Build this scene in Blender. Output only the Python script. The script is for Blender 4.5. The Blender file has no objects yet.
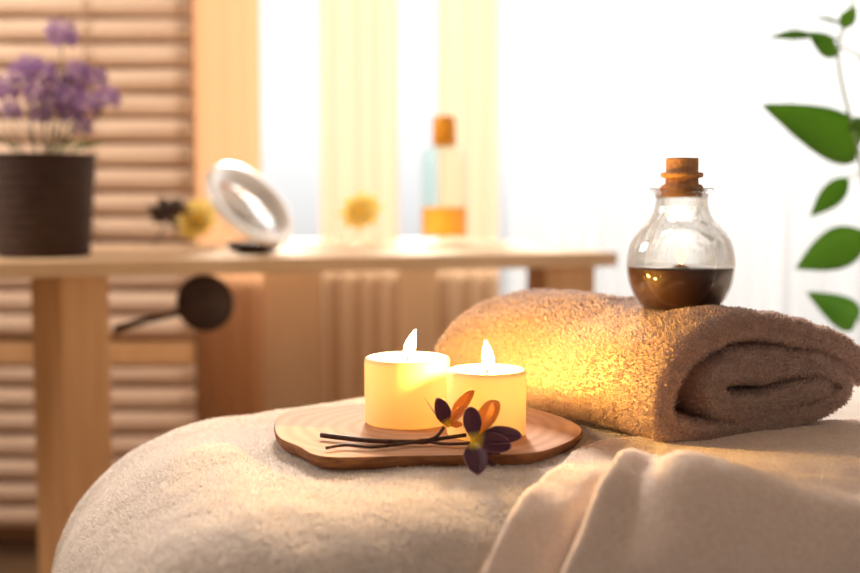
import bpy, math, random
import numpy as np
from mathutils import Vector, Matrix, noise

random.seed(7)
rng = np.random.default_rng(7)
sc = bpy.context.scene
COL = sc.collection

# ------------------------------------------------------------------ camera
FPX = 860 * 50 / 36.0
PITCH = math.atan((286.5 - 190) / FPX)
CZ = 0.98
cam_d = bpy.data.cameras.new('camera'); cam = bpy.data.objects.new('camera', cam_d); COL.objects.link(cam)
cam.location = (0, 0, CZ); cam.rotation_euler = (math.pi / 2 - PITCH, 0, 0)
cam_d.lens = 50; cam_d.sensor_width = 36; cam_d.clip_start = 0.05
cam_d.dof.use_dof = True; cam_d.dof.focus_distance = 1.02; cam_d.dof.aperture_fstop = 3.3
sc.camera = cam

# ------------------------------------------------------------------ world, lights, exposure
sc.view_settings.view_transform = 'Standard'; sc.view_settings.look = 'None'
sc.view_settings.gamma = 1.0; sc.view_settings.exposure = 0.0
sc.view_settings.use_curve_mapping = False
sc.cycles.use_denoising = True
sc.cycles.max_bounces = 12; sc.cycles.transmission_bounces = 12; sc.cycles.transparent_max_bounces = 16
sc.cycles.diffuse_bounces = 5
sc.cycles.sample_clamp_indirect = 4.0
sc.cycles.caustics_reflective = False; sc.cycles.caustics_refractive = False

w = bpy.data.worlds.new('world'); sc.world = w; w.use_nodes = True
nt = w.node_tree; nt.nodes.clear()
wo = nt.nodes.new('ShaderNodeOutputWorld'); wb = nt.nodes.new('ShaderNodeBackground')
tc = nt.nodes.new('ShaderNodeTexCoord'); sp = nt.nodes.new('ShaderNodeSeparateXYZ')
mr = nt.nodes.new('ShaderNodeMapRange'); cr = nt.nodes.new('ShaderNodeMix'); cr.data_type = 'RGBA'
nt.links.new(tc.outputs['Generated'], sp.inputs[0])
nt.links.new(sp.outputs['Y'], mr.inputs['Value'])
gz = nt.nodes.new('ShaderNodeMapRange'); gz.inputs['From Min'].default_value = -0.18; gz.inputs['From Max'].default_value = 0.06
gm = nt.nodes.new('ShaderNodeMix'); gm.data_type = 'RGBA'; nt.links.new(sp.outputs['Z'], gz.inputs['Value']); nt.links.new(gz.outputs[0], gm.inputs['Factor'])
gm.inputs[6].default_value = (0.36, 0.34, 0.31, 1); gm.inputs[7].default_value = (1.15, 1.15, 1.15, 1)   # pale ground, hazy sky
nt.links.new(gm.outputs[2], cr.inputs[7])
mr.inputs['From Min'].default_value = 0.1; mr.inputs['From Max'].default_value = 0.7
nt.links.new(mr.outputs[0], cr.inputs['Factor'])
cr.inputs[6].default_value = (0.32, 0.27, 0.235, 1)      # dim warm surroundings behind the viewer
cr.inputs[7].default_value = (2.1, 2.1, 2.1, 1)         # bright hazy sky beyond the window
nt.links.new(cr.outputs[2], wb.inputs['Color']); wb.inputs['Strength'].default_value = 1.0
nt.links.new(wb.outputs[0], wo.inputs['Surface'])


def add_light(name, typ, loc, power, color, target=None, **kw):
    d = bpy.data.lights.new(name, typ); o = bpy.data.objects.new(name, d); COL.objects.link(o)
    o.location = loc; d.energy = power; d.color = color
    for k, v in kw.items():
        setattr(d, k, v)
    if target is not None:
        o.rotation_euler = (Vector(target) - Vector(loc)).to_track_quat('-Z', 'Y').to_euler()
    return o


# daylight pouring in at the window, and the low warm sun on its left
add_light('window_daylight', 'AREA', (0.9, 3.75, 1.9), 30, (1.0, 0.97, 0.93), target=(0.3, 1.0, 0.8),
          shape='RECTANGLE', size=2.4, size_y=1.6)
add_light('sun', 'SUN', (-0.05, 6, 3.3), 11.0, (1.0, 0.91, 0.81), target=(0.13, 1.0, 0.78), angle=math.radians(10))

add_light('added_side_fill', 'AREA', (-2.3, 2.0, 2.0), 50, (1.0, 0.88, 0.76), target=(-0.9, 2.6, 1.5),
          shape='RECTANGLE', size=1.2, size_y=0.7)  # added lamp out of view, brightens the blind and the left of the table

# ------------------------------------------------------------------ helpers
def W(px, py, y):
    """photograph pixel + depth along the room -> world point (used as a tape measure)"""
    u = (px - 430) / FPX; v = (286.5 - py) / FPX
    c, s = math.cos(PITCH), math.sin(PITCH)
    dy = c + s * v; dz = v * c - s
    return Vector((u / dy * y, y, CZ + dz / dy * y))


def link_mesh(name, verts, faces, mat=None, parent=None, smooth=True, mats=None, fmat=None):
    me = bpy.data.meshes.new(name)
    me.from_pydata([tuple(v) for v in verts], [], faces)
    me.update()
    if smooth:
        me.polygons.foreach_set('use_smooth', [True] * len(me.polygons))
    for m in (mats or ([mat] if mat else [])):
        me.materials.append(m)
    if fmat is not None:
        me.polygons.foreach_set('material_index', fmat)
    o = bpy.data.objects.new(name, me); COL.objects.link(o)
    if parent:
        o.parent = parent
    return o


def empty(name, loc=(0, 0, 0), rz=0, label=None, cat=None, group=None):
    o = bpy.data.objects.new(name, None); COL.objects.link(o)
    o.location = loc; o.rotation_euler = (0, 0, rz); o.empty_display_size = 0.02
    tag(o, label, cat, group)
    return o


def tag(o, label=None, cat=None, group=None, kind=None):
    if label: o['label'] = label
    if cat: o['category'] = cat
    if group: o['group'] = group
    if kind: o['kind'] = kind
    return o


def smooth(x, a, b):
    t = min(1, max(0, (x - a) / (b - a))); return t * t * (3 - 2 * t)


class MB:
    def __init__(s): s.v = []; s.f = []

    def add(s, v, f):
        n = len(s.v); s.v += [Vector(p) for p in v]; s.f += [tuple(i + n for i in q) for q in f]; return s

    def box(s, lo, hi, mtx=None):
        p = [Vector((x, y, z)) for x in (lo[0], hi[0]) for y in (lo[1], hi[1]) for z in (lo[2], hi[2])]
        if mtx: p = [mtx @ q for q in p]
        return s.add(p, [(0, 1, 3, 2), (4, 6, 7, 5), (0, 4, 5, 1), (2, 3, 7, 6), (0, 2, 6, 4), (1, 5, 7, 3)])

    def lathe(s, prof, n=48, c=(0, 0, 0), closed=False, wob=None):
        c = Vector(c); v = []; f = []
        for r, z in prof:
            for k in range(n):
                a = 2 * math.pi * k / n
                rr = r * (wob(a, z) if wob else 1)
                v.append(c + Vector((rr * math.cos(a), rr * math.sin(a), z)))
        m = len(prof)
        for i in range(m - 1 + (1 if closed else 0)):
            for k in range(n):
                a = i * n + k; b = i * n + (k + 1) % n; j = ((i + 1) % m) * n
                f.append((a, b, j + (k + 1) % n, j + k))
        if not closed:
            if prof[0][0] > 1e-6: f.append(tuple(reversed(range(n))))
            if prof[-1][0] > 1e-6: f.append(tuple((m - 1) * n + k for k in range(n)))
        return s.add(v, f)

    def tube(s, pts, rad, n=8):
        pts = [Vector(p) for p in pts]
        if not hasattr(rad, '__len__'): rad = [rad] * len(pts)
        v = []; f = []; up = Vector((0.13, 0.21, 0.97))
        for i, p in enumerate(pts):
            d = (pts[min(i + 1, len(pts) - 1)] - pts[max(i - 1, 0)]).normalized()
            a = d.cross(up)
            if a.length < 1e-3: a = d.cross(Vector((1, 0, 0)))
            a.normalize(); b = d.cross(a)
            for k in range(n):
                t = 2 * math.pi * k / n
                v.append(p + (a * math.cos(t) + b * math.sin(t)) * rad[i])
        for i in range(len(pts) - 1):
            for k in range(n):
                f.append((i * n + k, i * n + (k + 1) % n, (i + 1) * n + (k + 1) % n, (i + 1) * n + k))
        f.append(tuple(reversed(range(n)))); f.append(tuple((len(pts) - 1) * n + k for k in range(n)))
        return s.add(v, f)

    def grid(s, fn, nu, nv, thick=0.0):
        """sheet fn(u,v)->Vector, u,v in 0..1; with thickness it becomes a closed slab"""
        P = [[fn(i / nu, j / nv) for j in range(nv + 1)] for i in range(nu + 1)]
        v = [p for r in P for p in r]; idx = lambda i, j: i * (nv + 1) + j
        f = [(idx(i, j), idx(i + 1, j), idx(i + 1, j + 1), idx(i, j + 1)) for i in range(nu) for j in range(nv)]
        if thick:
            nrm = []
            for i in range(nu + 1):
                for j in range(nv + 1):
                    a = P[min(i + 1, nu)][j] - P[max(i - 1, 0)][j]; b = P[i][min(j + 1, nv)] - P[i][max(j - 1, 0)]
                    q = a.cross(b); nrm.append(q.normalized() if q.length > 1e-12 else Vector((0, 0, 1)))
            N = len(v); v = v + [v[k] - nrm[k] * thick for k in range(N)]
            f2 = [tuple(N + k for k in reversed(q)) for q in f]
            rim = [idx(i, 0) for i in range(nu)] + [idx(nu, j) for j in range(nv)] + [idx(i, nv) for i in range(nu, 0, -1)] + [idx(0, j) for j in range(nv, 0, -1)]
            for k in range(len(rim)):
                a, b = rim[k], rim[(k + 1) % len(rim)]
                f2.append((b, a, N + a, N + b))
            f = f + f2
        return s.add(v, f)

    def build(s, name, mat, parent=None, smooth=True, bevel=0, sub=0):
        o = link_mesh(name, s.v, s.f, mat, parent, smooth)
        if bevel:
            m = o.modifiers.new('bevel', 'BEVEL'); m.width = bevel; m.segments = 3; m.limit_method = 'ANGLE'
            m.harden_normals = False
        if sub:
            m = o.modifiers.new('sub', 'SUBSURF'); m.levels = sub; m.render_levels = sub
        return o


def spline(pts, n, closed=False):
    """Catmull-Rom resample of tuples"""
    P = [np.array(p, float) for p in pts]; m = len(P); out = []
    segs = m if closed else m - 1
    for i in range(segs):
        g = lambda k: P[k % m] if closed else P[min(max(k, 0), m - 1)]
        p0, p1, p2, p3 = g(i - 1), g(i), g(i + 1), g(i + 2)
        for k in range(n):
            t = k / n
            out.append(0.5 * ((2 * p1) + (-p0 + p2) * t + (2 * p0 - 5 * p1 + 4 * p2 - p3) * t * t + (-p0 + 3 * p1 - 3 * p2 + p3) * t ** 3))
    if not closed: out.append(P[-1])
    return out


# ------------------------------------------------------------------ materials
def mat(name, col, rough=0.6, spec=0.3, **kw):
    m = bpy.data.materials.new(name); m.use_nodes = True
    b = m.node_tree.nodes['Principled BSDF']
    b.inputs['Base Color'].default_value = (*col, 1); b.inputs['Roughness'].default_value = rough
    b.inputs['Specular IOR Level'].default_value = spec
    for k, v in kw.items():
        b.inputs[k.replace('_', ' ')].default_value = v
    return m


def nodes(m): return m.node_tree.nodes, m.node_tree.links, m.node_tree.nodes['Principled BSDF']


def noise_mat(name, c1, c2, scale=(10, 10, 10), rough=0.6, bump=0.0, bscale=None, spec=0.3, detail=4, dist=0.001):
    m = mat(name, c1, rough, spec); n, l, b = nodes(m)
    t = n.new('ShaderNodeTexCoord'); mp = n.new('ShaderNodeMapping'); mp.inputs['Scale'].default_value = scale
    nz = n.new('ShaderNodeTexNoise'); nz.inputs['Scale'].default_value = 1; nz.inputs['Detail'].default_value = detail
    r = n.new('ShaderNodeValToRGB'); r.color_ramp.elements[0].position = 0.3; r.color_ramp.elements[1].position = 0.7
    r.color_ramp.elements[0].color = (*c1, 1); r.color_ramp.elements[1].color = (*c2, 1)
    l.new(t.outputs['Object'], mp.inputs[0]); l.new(mp.outputs[0], nz.inputs['Vector']); l.new(nz.outputs[0], r.inputs[0])
    l.new(r.outputs[0], b.inputs['Base Color'])
    if bump:
        bp = n.new('ShaderNodeBump'); bp.inputs['Strength'].default_value = bump; bp.inputs['Distance'].default_value = dist
        if bscale:
            n2 = n.new('ShaderNodeTexNoise'); n2.inputs['Scale'].default_value = bscale; n2.inputs['Detail'].default_value = 3
            l.new(t.outputs['Object'], n2.inputs['Vector']); l.new(n2.outputs[0], bp.inputs['Height'])
        else:
            l.new(nz.outputs[0], bp.inputs['Height'])
        l.new(bp.outputs[0], b.inputs['Normal'])
    return m


def cloth_mat(name, c1, c2, trans=0.3, scale=60, tip=None, bump=0.0, bscale=900):
    """soft cloth: diffuse + translucent, colour flecked by noise"""
    m = bpy.data.materials.new(name); m.use_nodes = True; n = m.node_tree.nodes; l = m.node_tree.links; n.clear()
    o = n.new('ShaderNodeOutputMaterial'); mx = n.new('ShaderNodeMixShader'); mx.inputs[0].default_value = trans
    d = n.new('ShaderNodeBsdfDiffuse'); tr = n.new('ShaderNodeBsdfTranslucent')
    t = n.new('ShaderNodeTexCoord'); nz = n.new('ShaderNodeTexNoise'); nz.inputs['Scale'].default_value = scale; nz.inputs['Detail'].default_value = 3
    r = n.new('ShaderNodeValToRGB'); r.color_ramp.elements[0].position = 0.35; r.color_ramp.elements[1].position = 0.65
    r.color_ramp.elements[0].color = (*c1, 1); r.color_ramp.elements[1].color = (*c2, 1)
    l.new(t.outputs['Object'], nz.inputs['Vector']); l.new(nz.outputs[0], r.inputs[0])
    l.new(r.outputs[0], d.inputs[0]); l.new(r.outputs[0], tr.inputs[0])
    l.new(d.outputs[0], mx.inputs[1]); l.new(tr.outputs[0], mx.inputs[2]); l.new(mx.outputs[0], o.inputs[0])
    if bump:
        n2 = n.new('ShaderNodeTexNoise'); n2.inputs['Scale'].default_value = bscale; n2.inputs['Detail'].default_value = 2
        bp = n.new('ShaderNodeBump'); bp.inputs['Strength'].default_value = bump; bp.inputs['Distance'].default_value = 0.001
        l.new(t.outputs['Object'], n2.inputs['Vector']); l.new(n2.outputs[0], bp.inputs['Height'])
        l.new(bp.outputs[0], d.inputs['Normal'])
    return m


def sheer_mat(name, col, transp, trans=0.7):
    m = bpy.data.materials.new(name); m.use_nodes = True; n = m.node_tree.nodes; l = m.node_tree.links; n.clear()
    o = n.new('ShaderNodeOutputMaterial'); a = n.new('ShaderNodeMixShader'); b = n.new('ShaderNodeMixShader')
    d = n.new('ShaderNodeBsdfDiffuse'); t = n.new('ShaderNodeBsdfTranslucent'); tp = n.new('ShaderNodeBsdfTransparent')
    d.inputs[0].default_value = (*col, 1); t.inputs[0].default_value = (*col, 1)
    tp.inputs[0].default_value = (*[min(1, 0.5 + c * 0.5) for c in col], 1)
    a.inputs[0].default_value = trans; b.inputs[0].default_value = transp
    l.new(d.outputs[0], a.inputs[1]); l.new(t.outputs[0], a.inputs[2])
    l.new(a.outputs[0], b.inputs[1]); l.new(tp.outputs[0], b.inputs[2]); l.new(b.outputs[0], o.inputs[0])
    return m


def emit_mat(name, col, strength):
    m = bpy.data.materials.new(name); m.use_nodes = True; n = m.node_tree.nodes; l = m.node_tree.links; n.clear()
    o = n.new('ShaderNodeOutputMaterial'); e = n.new('ShaderNodeEmission')
    e.inputs[0].default_value = (*col, 1); e.inputs[1].default_value = strength; l.new(e.outputs[0], o.inputs[0])
    return m


M_wall = noise_mat('cream_plaster', (0.62, 0.50, 0.36), (0.68, 0.56, 0.42), (3, 3, 3), 0.9, 0.1)
M_white = noise_mat('white_plaster', (0.78, 0.75, 0.70), (0.82, 0.79, 0.74), (3, 3, 3), 0.9, 0.1)
M_floor = noise_mat('floor_wood', (0.20, 0.12, 0.07), (0.30, 0.19, 0.11), (2, 30, 2), 0.5)
M_tan = noise_mat('tan_dado', (0.78, 0.60, 0.41), (0.84, 0.66, 0.47), (3, 3, 3), 0.9, 0.1)
M_frame = mat('white_frame', (0.85, 0.83, 0.8), 0.5)
M_pine = noise_mat('pine_wood', (0.62, 0.36, 0.17), (0.72, 0.46, 0.25), (60, 4, 4), 0.5, 0.05)
M_pinev = noise_mat('pine_wood_upright', (0.60, 0.33, 0.15), (0.72, 0.43, 0.22), (40, 40, 3), 0.5, 0.05)
M_top = noise_mat('pale_pine_top', (0.64, 0.44, 0.27), (0.72, 0.52, 0.34), (5, 60, 5), 0.75, 0.05, spec=0.1)
M_slat = noise_mat('slat_wood', (0.74, 0.53, 0.39), (0.84, 0.65, 0.50), (4, 30, 60), 0.6, 0.1)
M_slatback = noise_mat('slat_backing', (0.30, 0.16, 0.09), (0.38, 0.21, 0.12), (4, 4, 4), 0.8)
M_peach = sheer_mat('peach_linen', (0.62, 0.34, 0.175), 0.0, 0.45)
M_yellow = sheer_mat('pale_yellow_voile', (0.60, 0.41, 0.255), 0.26, 0.6)
M_whitesheer = sheer_mat('white_voile', (0.66, 0.665, 0.67), 0.58, 0.6)
M_towel_w = cloth_mat('white_terry', (0.86, 0.79, 0.735), (0.93, 0.875, 0.83), 0.25, 400)
M_towel_t = cloth_mat('taupe_terry', (0.52, 0.385, 0.33), (0.72, 0.57, 0.505), 0.40, 500)
M_blanket = cloth_mat('blush_blanket', (0.84, 0.70, 0.62), (0.92, 0.81, 0.74), 0.2, 300, bump=0.4, bscale=700)
M_bark = noise_mat('board_bark', (0.16, 0.06, 0.025), (0.34, 0.15, 0.06), (60, 60, 300), 0.8, 0.6)
M_stem = noise_mat('dark_stem', (0.05, 0.024, 0.018), (0.12, 0.06, 0.04), (200, 200, 200), 0.6)
M_cork = noise_mat('cork', (0.42, 0.20, 0.09), (0.60, 0.32, 0.16), (300, 300, 300), 0.9, 0.5)
M_wick = mat('wick', (0.03, 0.02, 0.015), 0.9)
M_flame = emit_mat('flame', (1.0, 0.80, 0.42), 6.0); n_ = M_flame.node_tree.nodes; l_ = M_flame.node_tree.links
ad = n_.new('ShaderNodeAddShader'); tp_ = n_.new('ShaderNodeBsdfTransparent'); tp_.inputs[0].default_value = (1, 1, 1, 1)
l_.new(n_['Emission'].outputs[0], ad.inputs[0]); l_.new(tp_.outputs[0], ad.inputs[1]); l_.new(ad.outputs[0], n_['Material Output'].inputs[0])
M_flame_small = emit_mat('small_flame', (1.0, 0.66, 0.24), 3.5)
M_liquid = mat('dark_oil', (0.10, 0.042, 0.026), 0.4, 0.2)
M_pot = noise_mat('woven_brown', (0.032, 0.015, 0.010), (0.06, 0.03, 0.02), (40, 40, 200), 0.75, 0.5, dist=0.003)
M_soil = noise_mat('soil', (0.03, 0.02, 0.015), (0.07, 0.045, 0.03), (80, 80, 80), 0.95)
M_lav = cloth_mat('lavender_petals', (0.50, 0.27, 0.58), (0.70, 0.48, 0.80), 0.35, 60)
M_lavstem = mat('lavender_stem', (0.12, 0.13, 0.07), 0.8)
M_leaf = noise_mat('leaf_green', (0.05, 0.15, 0.02), (0.12, 0.26, 0.03), (12, 12, 12), 0.45, 0.0)
M_leafstem = mat('plant_stem', (0.25, 0.33, 0.18), 0.6)
M_chrome = mat('brushed_silver_rim', (0.93, 0.93, 0.95), 0.35, 0.5, Metallic=0.3)
M_mirror = mat('mirror_glass', (0.92, 0.92, 0.94), 0.03, 0.5, Metallic=1.0)
M_darkwood = noise_mat('dark_wood', (0.035, 0.018, 0.014), (0.07, 0.035, 0.025), (20, 20, 60), 0.5)
M_yelpetal = cloth_mat('yellow_petal', (0.98, 0.84, 0.30), (0.98, 0.92, 0.55), 0.7, 60)
M_yelcore = mat('flower_core', (0.95, 0.62, 0.05), 0.8)
M_paper = mat('pale_petal', (0.85, 0.7, 0.5), 0.8)
M_amber = mat('amber_cap', (0.85, 0.36, 0.02), 0.4, 0.4)
M_orangeliq = sheer_mat('orange_oil', (0.98, 0.50, 0.04), 0.45, 0.7)
M_brownpot = mat('floor_pot', (0.35, 0.2, 0.13), 0.7)

# leaf translucency
n_, l_, b_ = nodes(M_leaf)
tl = n_.new('ShaderNodeBsdfTranslucent'); tl.inputs[0].default_value = (0.30, 0.55, 0.06, 1)
ml = n_.new('ShaderNodeMixShader'); ml.inputs[0].default_value = 0.35
l_.new(b_.outputs[0], ml.inputs[1]); l_.new(tl.outputs[0], ml.inputs[2]); l_.new(ml.outputs[0], n_['Material Output'].inputs[0])


def glass_mat(name, col=(1, 1, 1), rough=0.0):
    m = bpy.data.materials.new(name); m.use_nodes = True; n = m.node_tree.nodes; l = m.node_tree.links; n.clear()
    o = n.new('ShaderNodeOutputMaterial'); g = n.new('ShaderNodeBsdfGlass'); g.inputs['Color'].default_value = (*col, 1)
    g.inputs['Roughness'].default_value = rough; g.inputs['IOR'].default_value = 1.45; l.new(g.outputs[0], o.inputs[0])
    return m


def thin_glass(name, col, mixglass=0.0):
    m = bpy.data.materials.new(name); m.use_nodes = True; n = m.node_tree.nodes; l = m.node_tree.links; n.clear()
    o = n.new('ShaderNodeOutputMaterial'); t = n.new('ShaderNodeBsdfTransparent'); t.inputs[0].default_value = (*col, 1)
    g = n.new('ShaderNodeBsdfGlossy'); g.inputs['Roughness'].default_value = 0.02; f0 = n.new('ShaderNodeLayerWeight'); f0.inputs[0].default_value = 0.25
    f = n.new('ShaderNodeMath'); f.operation = 'MULTIPLY'; f.inputs[1].default_value = 0.14; l.new(f0.outputs['Facing'], f.inputs[0])
    mx = n.new('ShaderNodeMixShader'); l.new(f.outputs[0], mx.inputs[0]); l.new(t.outputs[0], mx.inputs[1]); l.new(g.outputs[0], mx.inputs[2])
    out = mx
    if mixglass:
        gl = n.new('ShaderNodeBsdfGlass'); gl.inputs['Color'].default_value = (*col, 1); gl.inputs['IOR'].default_value = 1.45
        out = n.new('ShaderNodeMixShader'); out.inputs[0].default_value = mixglass; l.new(mx.outputs[0], out.inputs[1]); l.new(gl.outputs[0], out.inputs[2])
    l.new(out.outputs[0], o.inputs[0]); return m


M_glass = thin_glass('clear_glass', (0.985, 0.98, 0.965), 0.4)
M_glass_clear = thin_glass('thin_clear_glass', (0.97, 0.97, 0.95))
M_glass_teal = thin_glass('teal_tinted_glass', (0.93, 0.975, 0.96))


def wax_mat(name, col):
    m = bpy.data.materials.new(name); m.use_nodes = True; n = m.node_tree.nodes; l = m.node_tree.links; n.clear()
    o = n.new('ShaderNodeOutputMaterial'); mx = n.new('ShaderNodeMixShader'); mx.inputs[0].default_value = 0.35
    b = n.new('ShaderNodeBsdfPrincipled'); b.inputs['Base Color'].default_value = (*col, 1); b.inputs['Roughness'].default_value = 0.45
    t = n.new('ShaderNodeBsdfTranslucent'); t.inputs[0].default_value = (1.0, 0.80, 0.42, 1)
    l.new(b.outputs[0], mx.inputs[1]); l.new(t.outputs[0], mx.inputs[2]); l.new(mx.outputs[0], o.inputs[0])
    return m


M_wax = wax_mat('ivory_wax', (0.93, 0.82, 0.62))

# board top: pale wood with faint growth rings
M_board = mat('board_wood', (0.62, 0.36, 0.2), 0.8, 0.1); n_, l_, b_ = nodes(M_board)
t_ = n_.new('ShaderNodeTexCoord'); wv = n_.new('ShaderNodeTexWave'); wv.wave_type = 'RINGS'; wv.rings_direction = 'Z'
wv.inputs['Scale'].default_value = 22; wv.inputs['Distortion'].default_value = 3; wv.inputs['Detail'].default_value = 3
r_ = n_.new('ShaderNodeValToRGB'); r_.color_ramp.elements[0].color = (0.56, 0.33, 0.22, 1); r_.color_ramp.elements[1].color = (0.62, 0.39, 0.27, 1)
l_.new(t_.outputs['Object'], wv.inputs[0]); l_.new(wv.outputs[0], r_.inputs[0]); l_.new(r_.outputs[0], b_.inputs['Base Color'])


def petal_mat(name, core, mid, edge, trans):
    """colour runs along the petal (UV-free: uses a 'along' attribute), purple blade with yellow throat"""
    m = bpy.data.materials.new(name); m.use_nodes = True; n = m.node_tree.nodes; l = m.node_tree.links; n.clear()
    o = n.new('ShaderNodeOutputMaterial'); mx = n.new('ShaderNodeMixShader'); mx.inputs[0].default_value = trans
    d = n.new('ShaderNodeBsdfPrincipled'); d.inputs['Roughness'].default_value = 0.5; tr = n.new('ShaderNodeBsdfTranslucent')
    a = n.new('ShaderNodeAttribute'); a.attribute_name = 'along'
    r = n.new('ShaderNodeValToRGB'); e = r.color_ramp.elements
    e[0].position = 0.05; e[0].color = (*core, 1); e[1].position = 0.27; e[1].color = (*mid, 1)
    x = e.new(0.93); x.color = (*mid, 1); y = e.new(1.0); y.color = (*edge, 1)
    l.new(a.outputs['Fac'], r.inputs[0]); l.new(r.outputs[0], d.inputs['Base Color']); l.new(r.outputs[0], tr.inputs[0])
    l.new(d.outputs[0], mx.inputs[1]); l.new(tr.outputs[0], mx.inputs[2]); l.new(mx.outputs[0], o.inputs[0])
    return m


M_petal_p = petal_mat('purple_petal', (0.85, 0.62, 0.06), (0.10, 0.028, 0.070), (0.36, 0.20, 0.22), 0.2)
M_petal_backlit = petal_mat('backlit_petal', (0.90, 0.60, 0.05), (0.95, 0.56, 0.18), (0.85, 0.50, 0.25), 0.65)  # orange paints candle light shining through purple petals into the colour

# ------------------------------------------------------------------ terry pile
def pile(parent_obj, mesh_verts, mesh_faces, mat_, count, length, width, name='terry_pile', accept=None, lean=0.7, weight=None):
    """thousands of short bent tufts over a cloth surface, one uncounted piece of stuff"""
    V = np.array([tuple(v) for v in mesh_verts]); T = []
    for q in mesh_faces:
        for k in range(1, len(q) - 1): T.append((q[0], q[k], q[k + 1]))
    T = np.array(T); a, b, c = V[T[:, 0]], V[T[:, 1]], V[T[:, 2]]
    cr_ = np.cross(b - a, c - a); area = np.linalg.norm(cr_, axis=1) / 2
    ctr = (a + b + c) / 3
    dcam = np.linalg.norm(ctr - np.array([0, 0, CZ]), axis=1)
    wgt = area * np.clip(1.0 / dcam, 0.3, 3) ** 1.5
    if accept is not None: wgt = wgt * accept(ctr)
    p = wgt / wgt.sum(); idx = rng.choice(len(T), size=count, p=p)
    r1 = np.sqrt(rng.random(count))[:, None]; r2 = rng.random(count)[:, None]
    P = a[idx] * (1 - r1) + b[idx] * r1 * (1 - r2) + c[idx] * r1 * r2
    N = cr_[idx] / (2 * area[idx][:, None] + 1e-12)
    D = N + lean * rng.normal(size=(count, 3)); D /= np.linalg.norm(D, axis=1)[:, None]
    flip = (D * N).sum(1) < 0.15; D[flip] = N[flip]
    S = np.cross(D, rng.normal(size=(count, 3))); S /= np.linalg.norm(S, axis=1)[:, None]
    L = (length * (0.55 + 0.8 * rng.random(count)))[:, None]; wd = width * (0.7 + 0.6 * rng.random(count))[:, None]
    base = P - N * 0.0004
    v = np.stack([base - S * wd / 2, base + S * wd / 2, P + D * L * 0.65 + S * wd * 0.45, P + D * L], 1).reshape(-1, 3)
    n = count; me = bpy.data.meshes.new(name)
    me.vertices.add(4 * n); me.vertices.foreach_set('co', v.ravel())
    me.loops.add(6 * n); me.polygons.add(2 * n)
    o4 = (np.arange(n) * 4)[:, None]
    me.loops.foreach_set('vertex_index', (o4 + np.array([0, 1, 2, 0, 2, 3])).ravel().astype(np.int32))
    me.polygons.foreach_set('loop_start', (np.arange(2 * n) * 3).astype(np.int32))
    me.update(calc_edges=True); me.validate(); me.materials.append(mat_)
    o = bpy.data.objects.new(name, me); COL.objects.link(o); o.parent = parent_obj; o['kind'] = 'stuff'
    return o


# ------------------------------------------------------------------ the room
YB = 3.40
def struct(name, m, lo, hi, mat_, **kw):
    o = m.box(lo, hi).build(name, mat_, smooth=False, **kw) if m else MB().box(lo, hi).build(name, mat_, smooth=False, **kw)
    return tag(o, kind='structure')

XL, XR, ZC = -2.0, 2.6, 2.7
WX0, WX1, WZ0, WZ1 = -0.70, 2.35, 0.785, 2.35
struct('floor', None, (XL - .1, -1.2, -0.1), (XR + .1, YB + .12, 0), M_floor)
struct('ceiling', None, (XL - .1, -1.2, ZC), (XR + .1, YB + .12, ZC + .1), M_white)
wl = MB(); wl.box((XL - .1, -1.2, 0), (XL, 1.3, ZC)); wl.box((XL - .1, 2.75, 0), (XL, YB + .12, ZC))
wl.box((XL - .1, 1.3, 0), (XL, 2.75, 1.45)); wl.box((XL - .1, 1.3, 2.45), (XL, 2.75, ZC))  # opening made to let the added side light in
tag(wl.build('wall_left', M_wall, smooth=False), kind='structure')
w2 = MB()
for lo, hi in (((-2.07, 1.3, 1.45), (-2.02, 1.35, 2.45)), ((-2.07, 2.70, 1.45), (-2.02, 2.75, 2.45)), ((-2.07, 1.35, 1.45), (-2.02, 2.70, 1.50)), ((-2.07, 1.35, 2.40), (-2.02, 2.70, 2.45))):
    w2.box(lo, hi)
tag(w2.build('added_side_window', M_frame, smooth=False), kind='structure')  # unseen window, added so extra light reaches the blind
struct('wall_right', None, (XR, -1.2, 0), (XR + .1, YB + .12, ZC), M_white)
bw = MB()
bw.box((XL, YB, 0), (WX0, YB + .12, ZC)); bw.box((WX1, YB, 0), (XR, YB + .12, ZC))
bw.box((WX0, YB, WZ1), (WX1, YB + .12, ZC)); bw.box((WX0, YB, 0), (0.20, YB + .12, WZ0)); bw.box((0.20, YB, 0), (WX1, YB + .12, 0.12))
tag(bw.build('wall_back', M_tan, smooth=False), kind='structure')
fr = MB()
for lo, hi in (((WX0, YB + .02, WZ0), (WX0 + .05, YB + .08, WZ1)), ((WX1 - .05, YB + .02, WZ0), (WX1, YB + .08, WZ1)),
               ((WX0 + .05, YB + .02, WZ0), (.20, YB + .08, WZ0 + .05)), ((.20, YB + .02, .12), (WX1 - .05, YB + .08, .17)), ((WX0 + .05, YB + .02, WZ1 - .05), (WX1 - .05, YB + .08, WZ1)),
               ):
    fr.box(lo, hi)
win = tag(fr.build('window_1', M_frame, smooth=False), kind='structure')
struct('baseboard_back', None, (XL, YB - .015, 0), (XR, YB, .09), M_frame)


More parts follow.
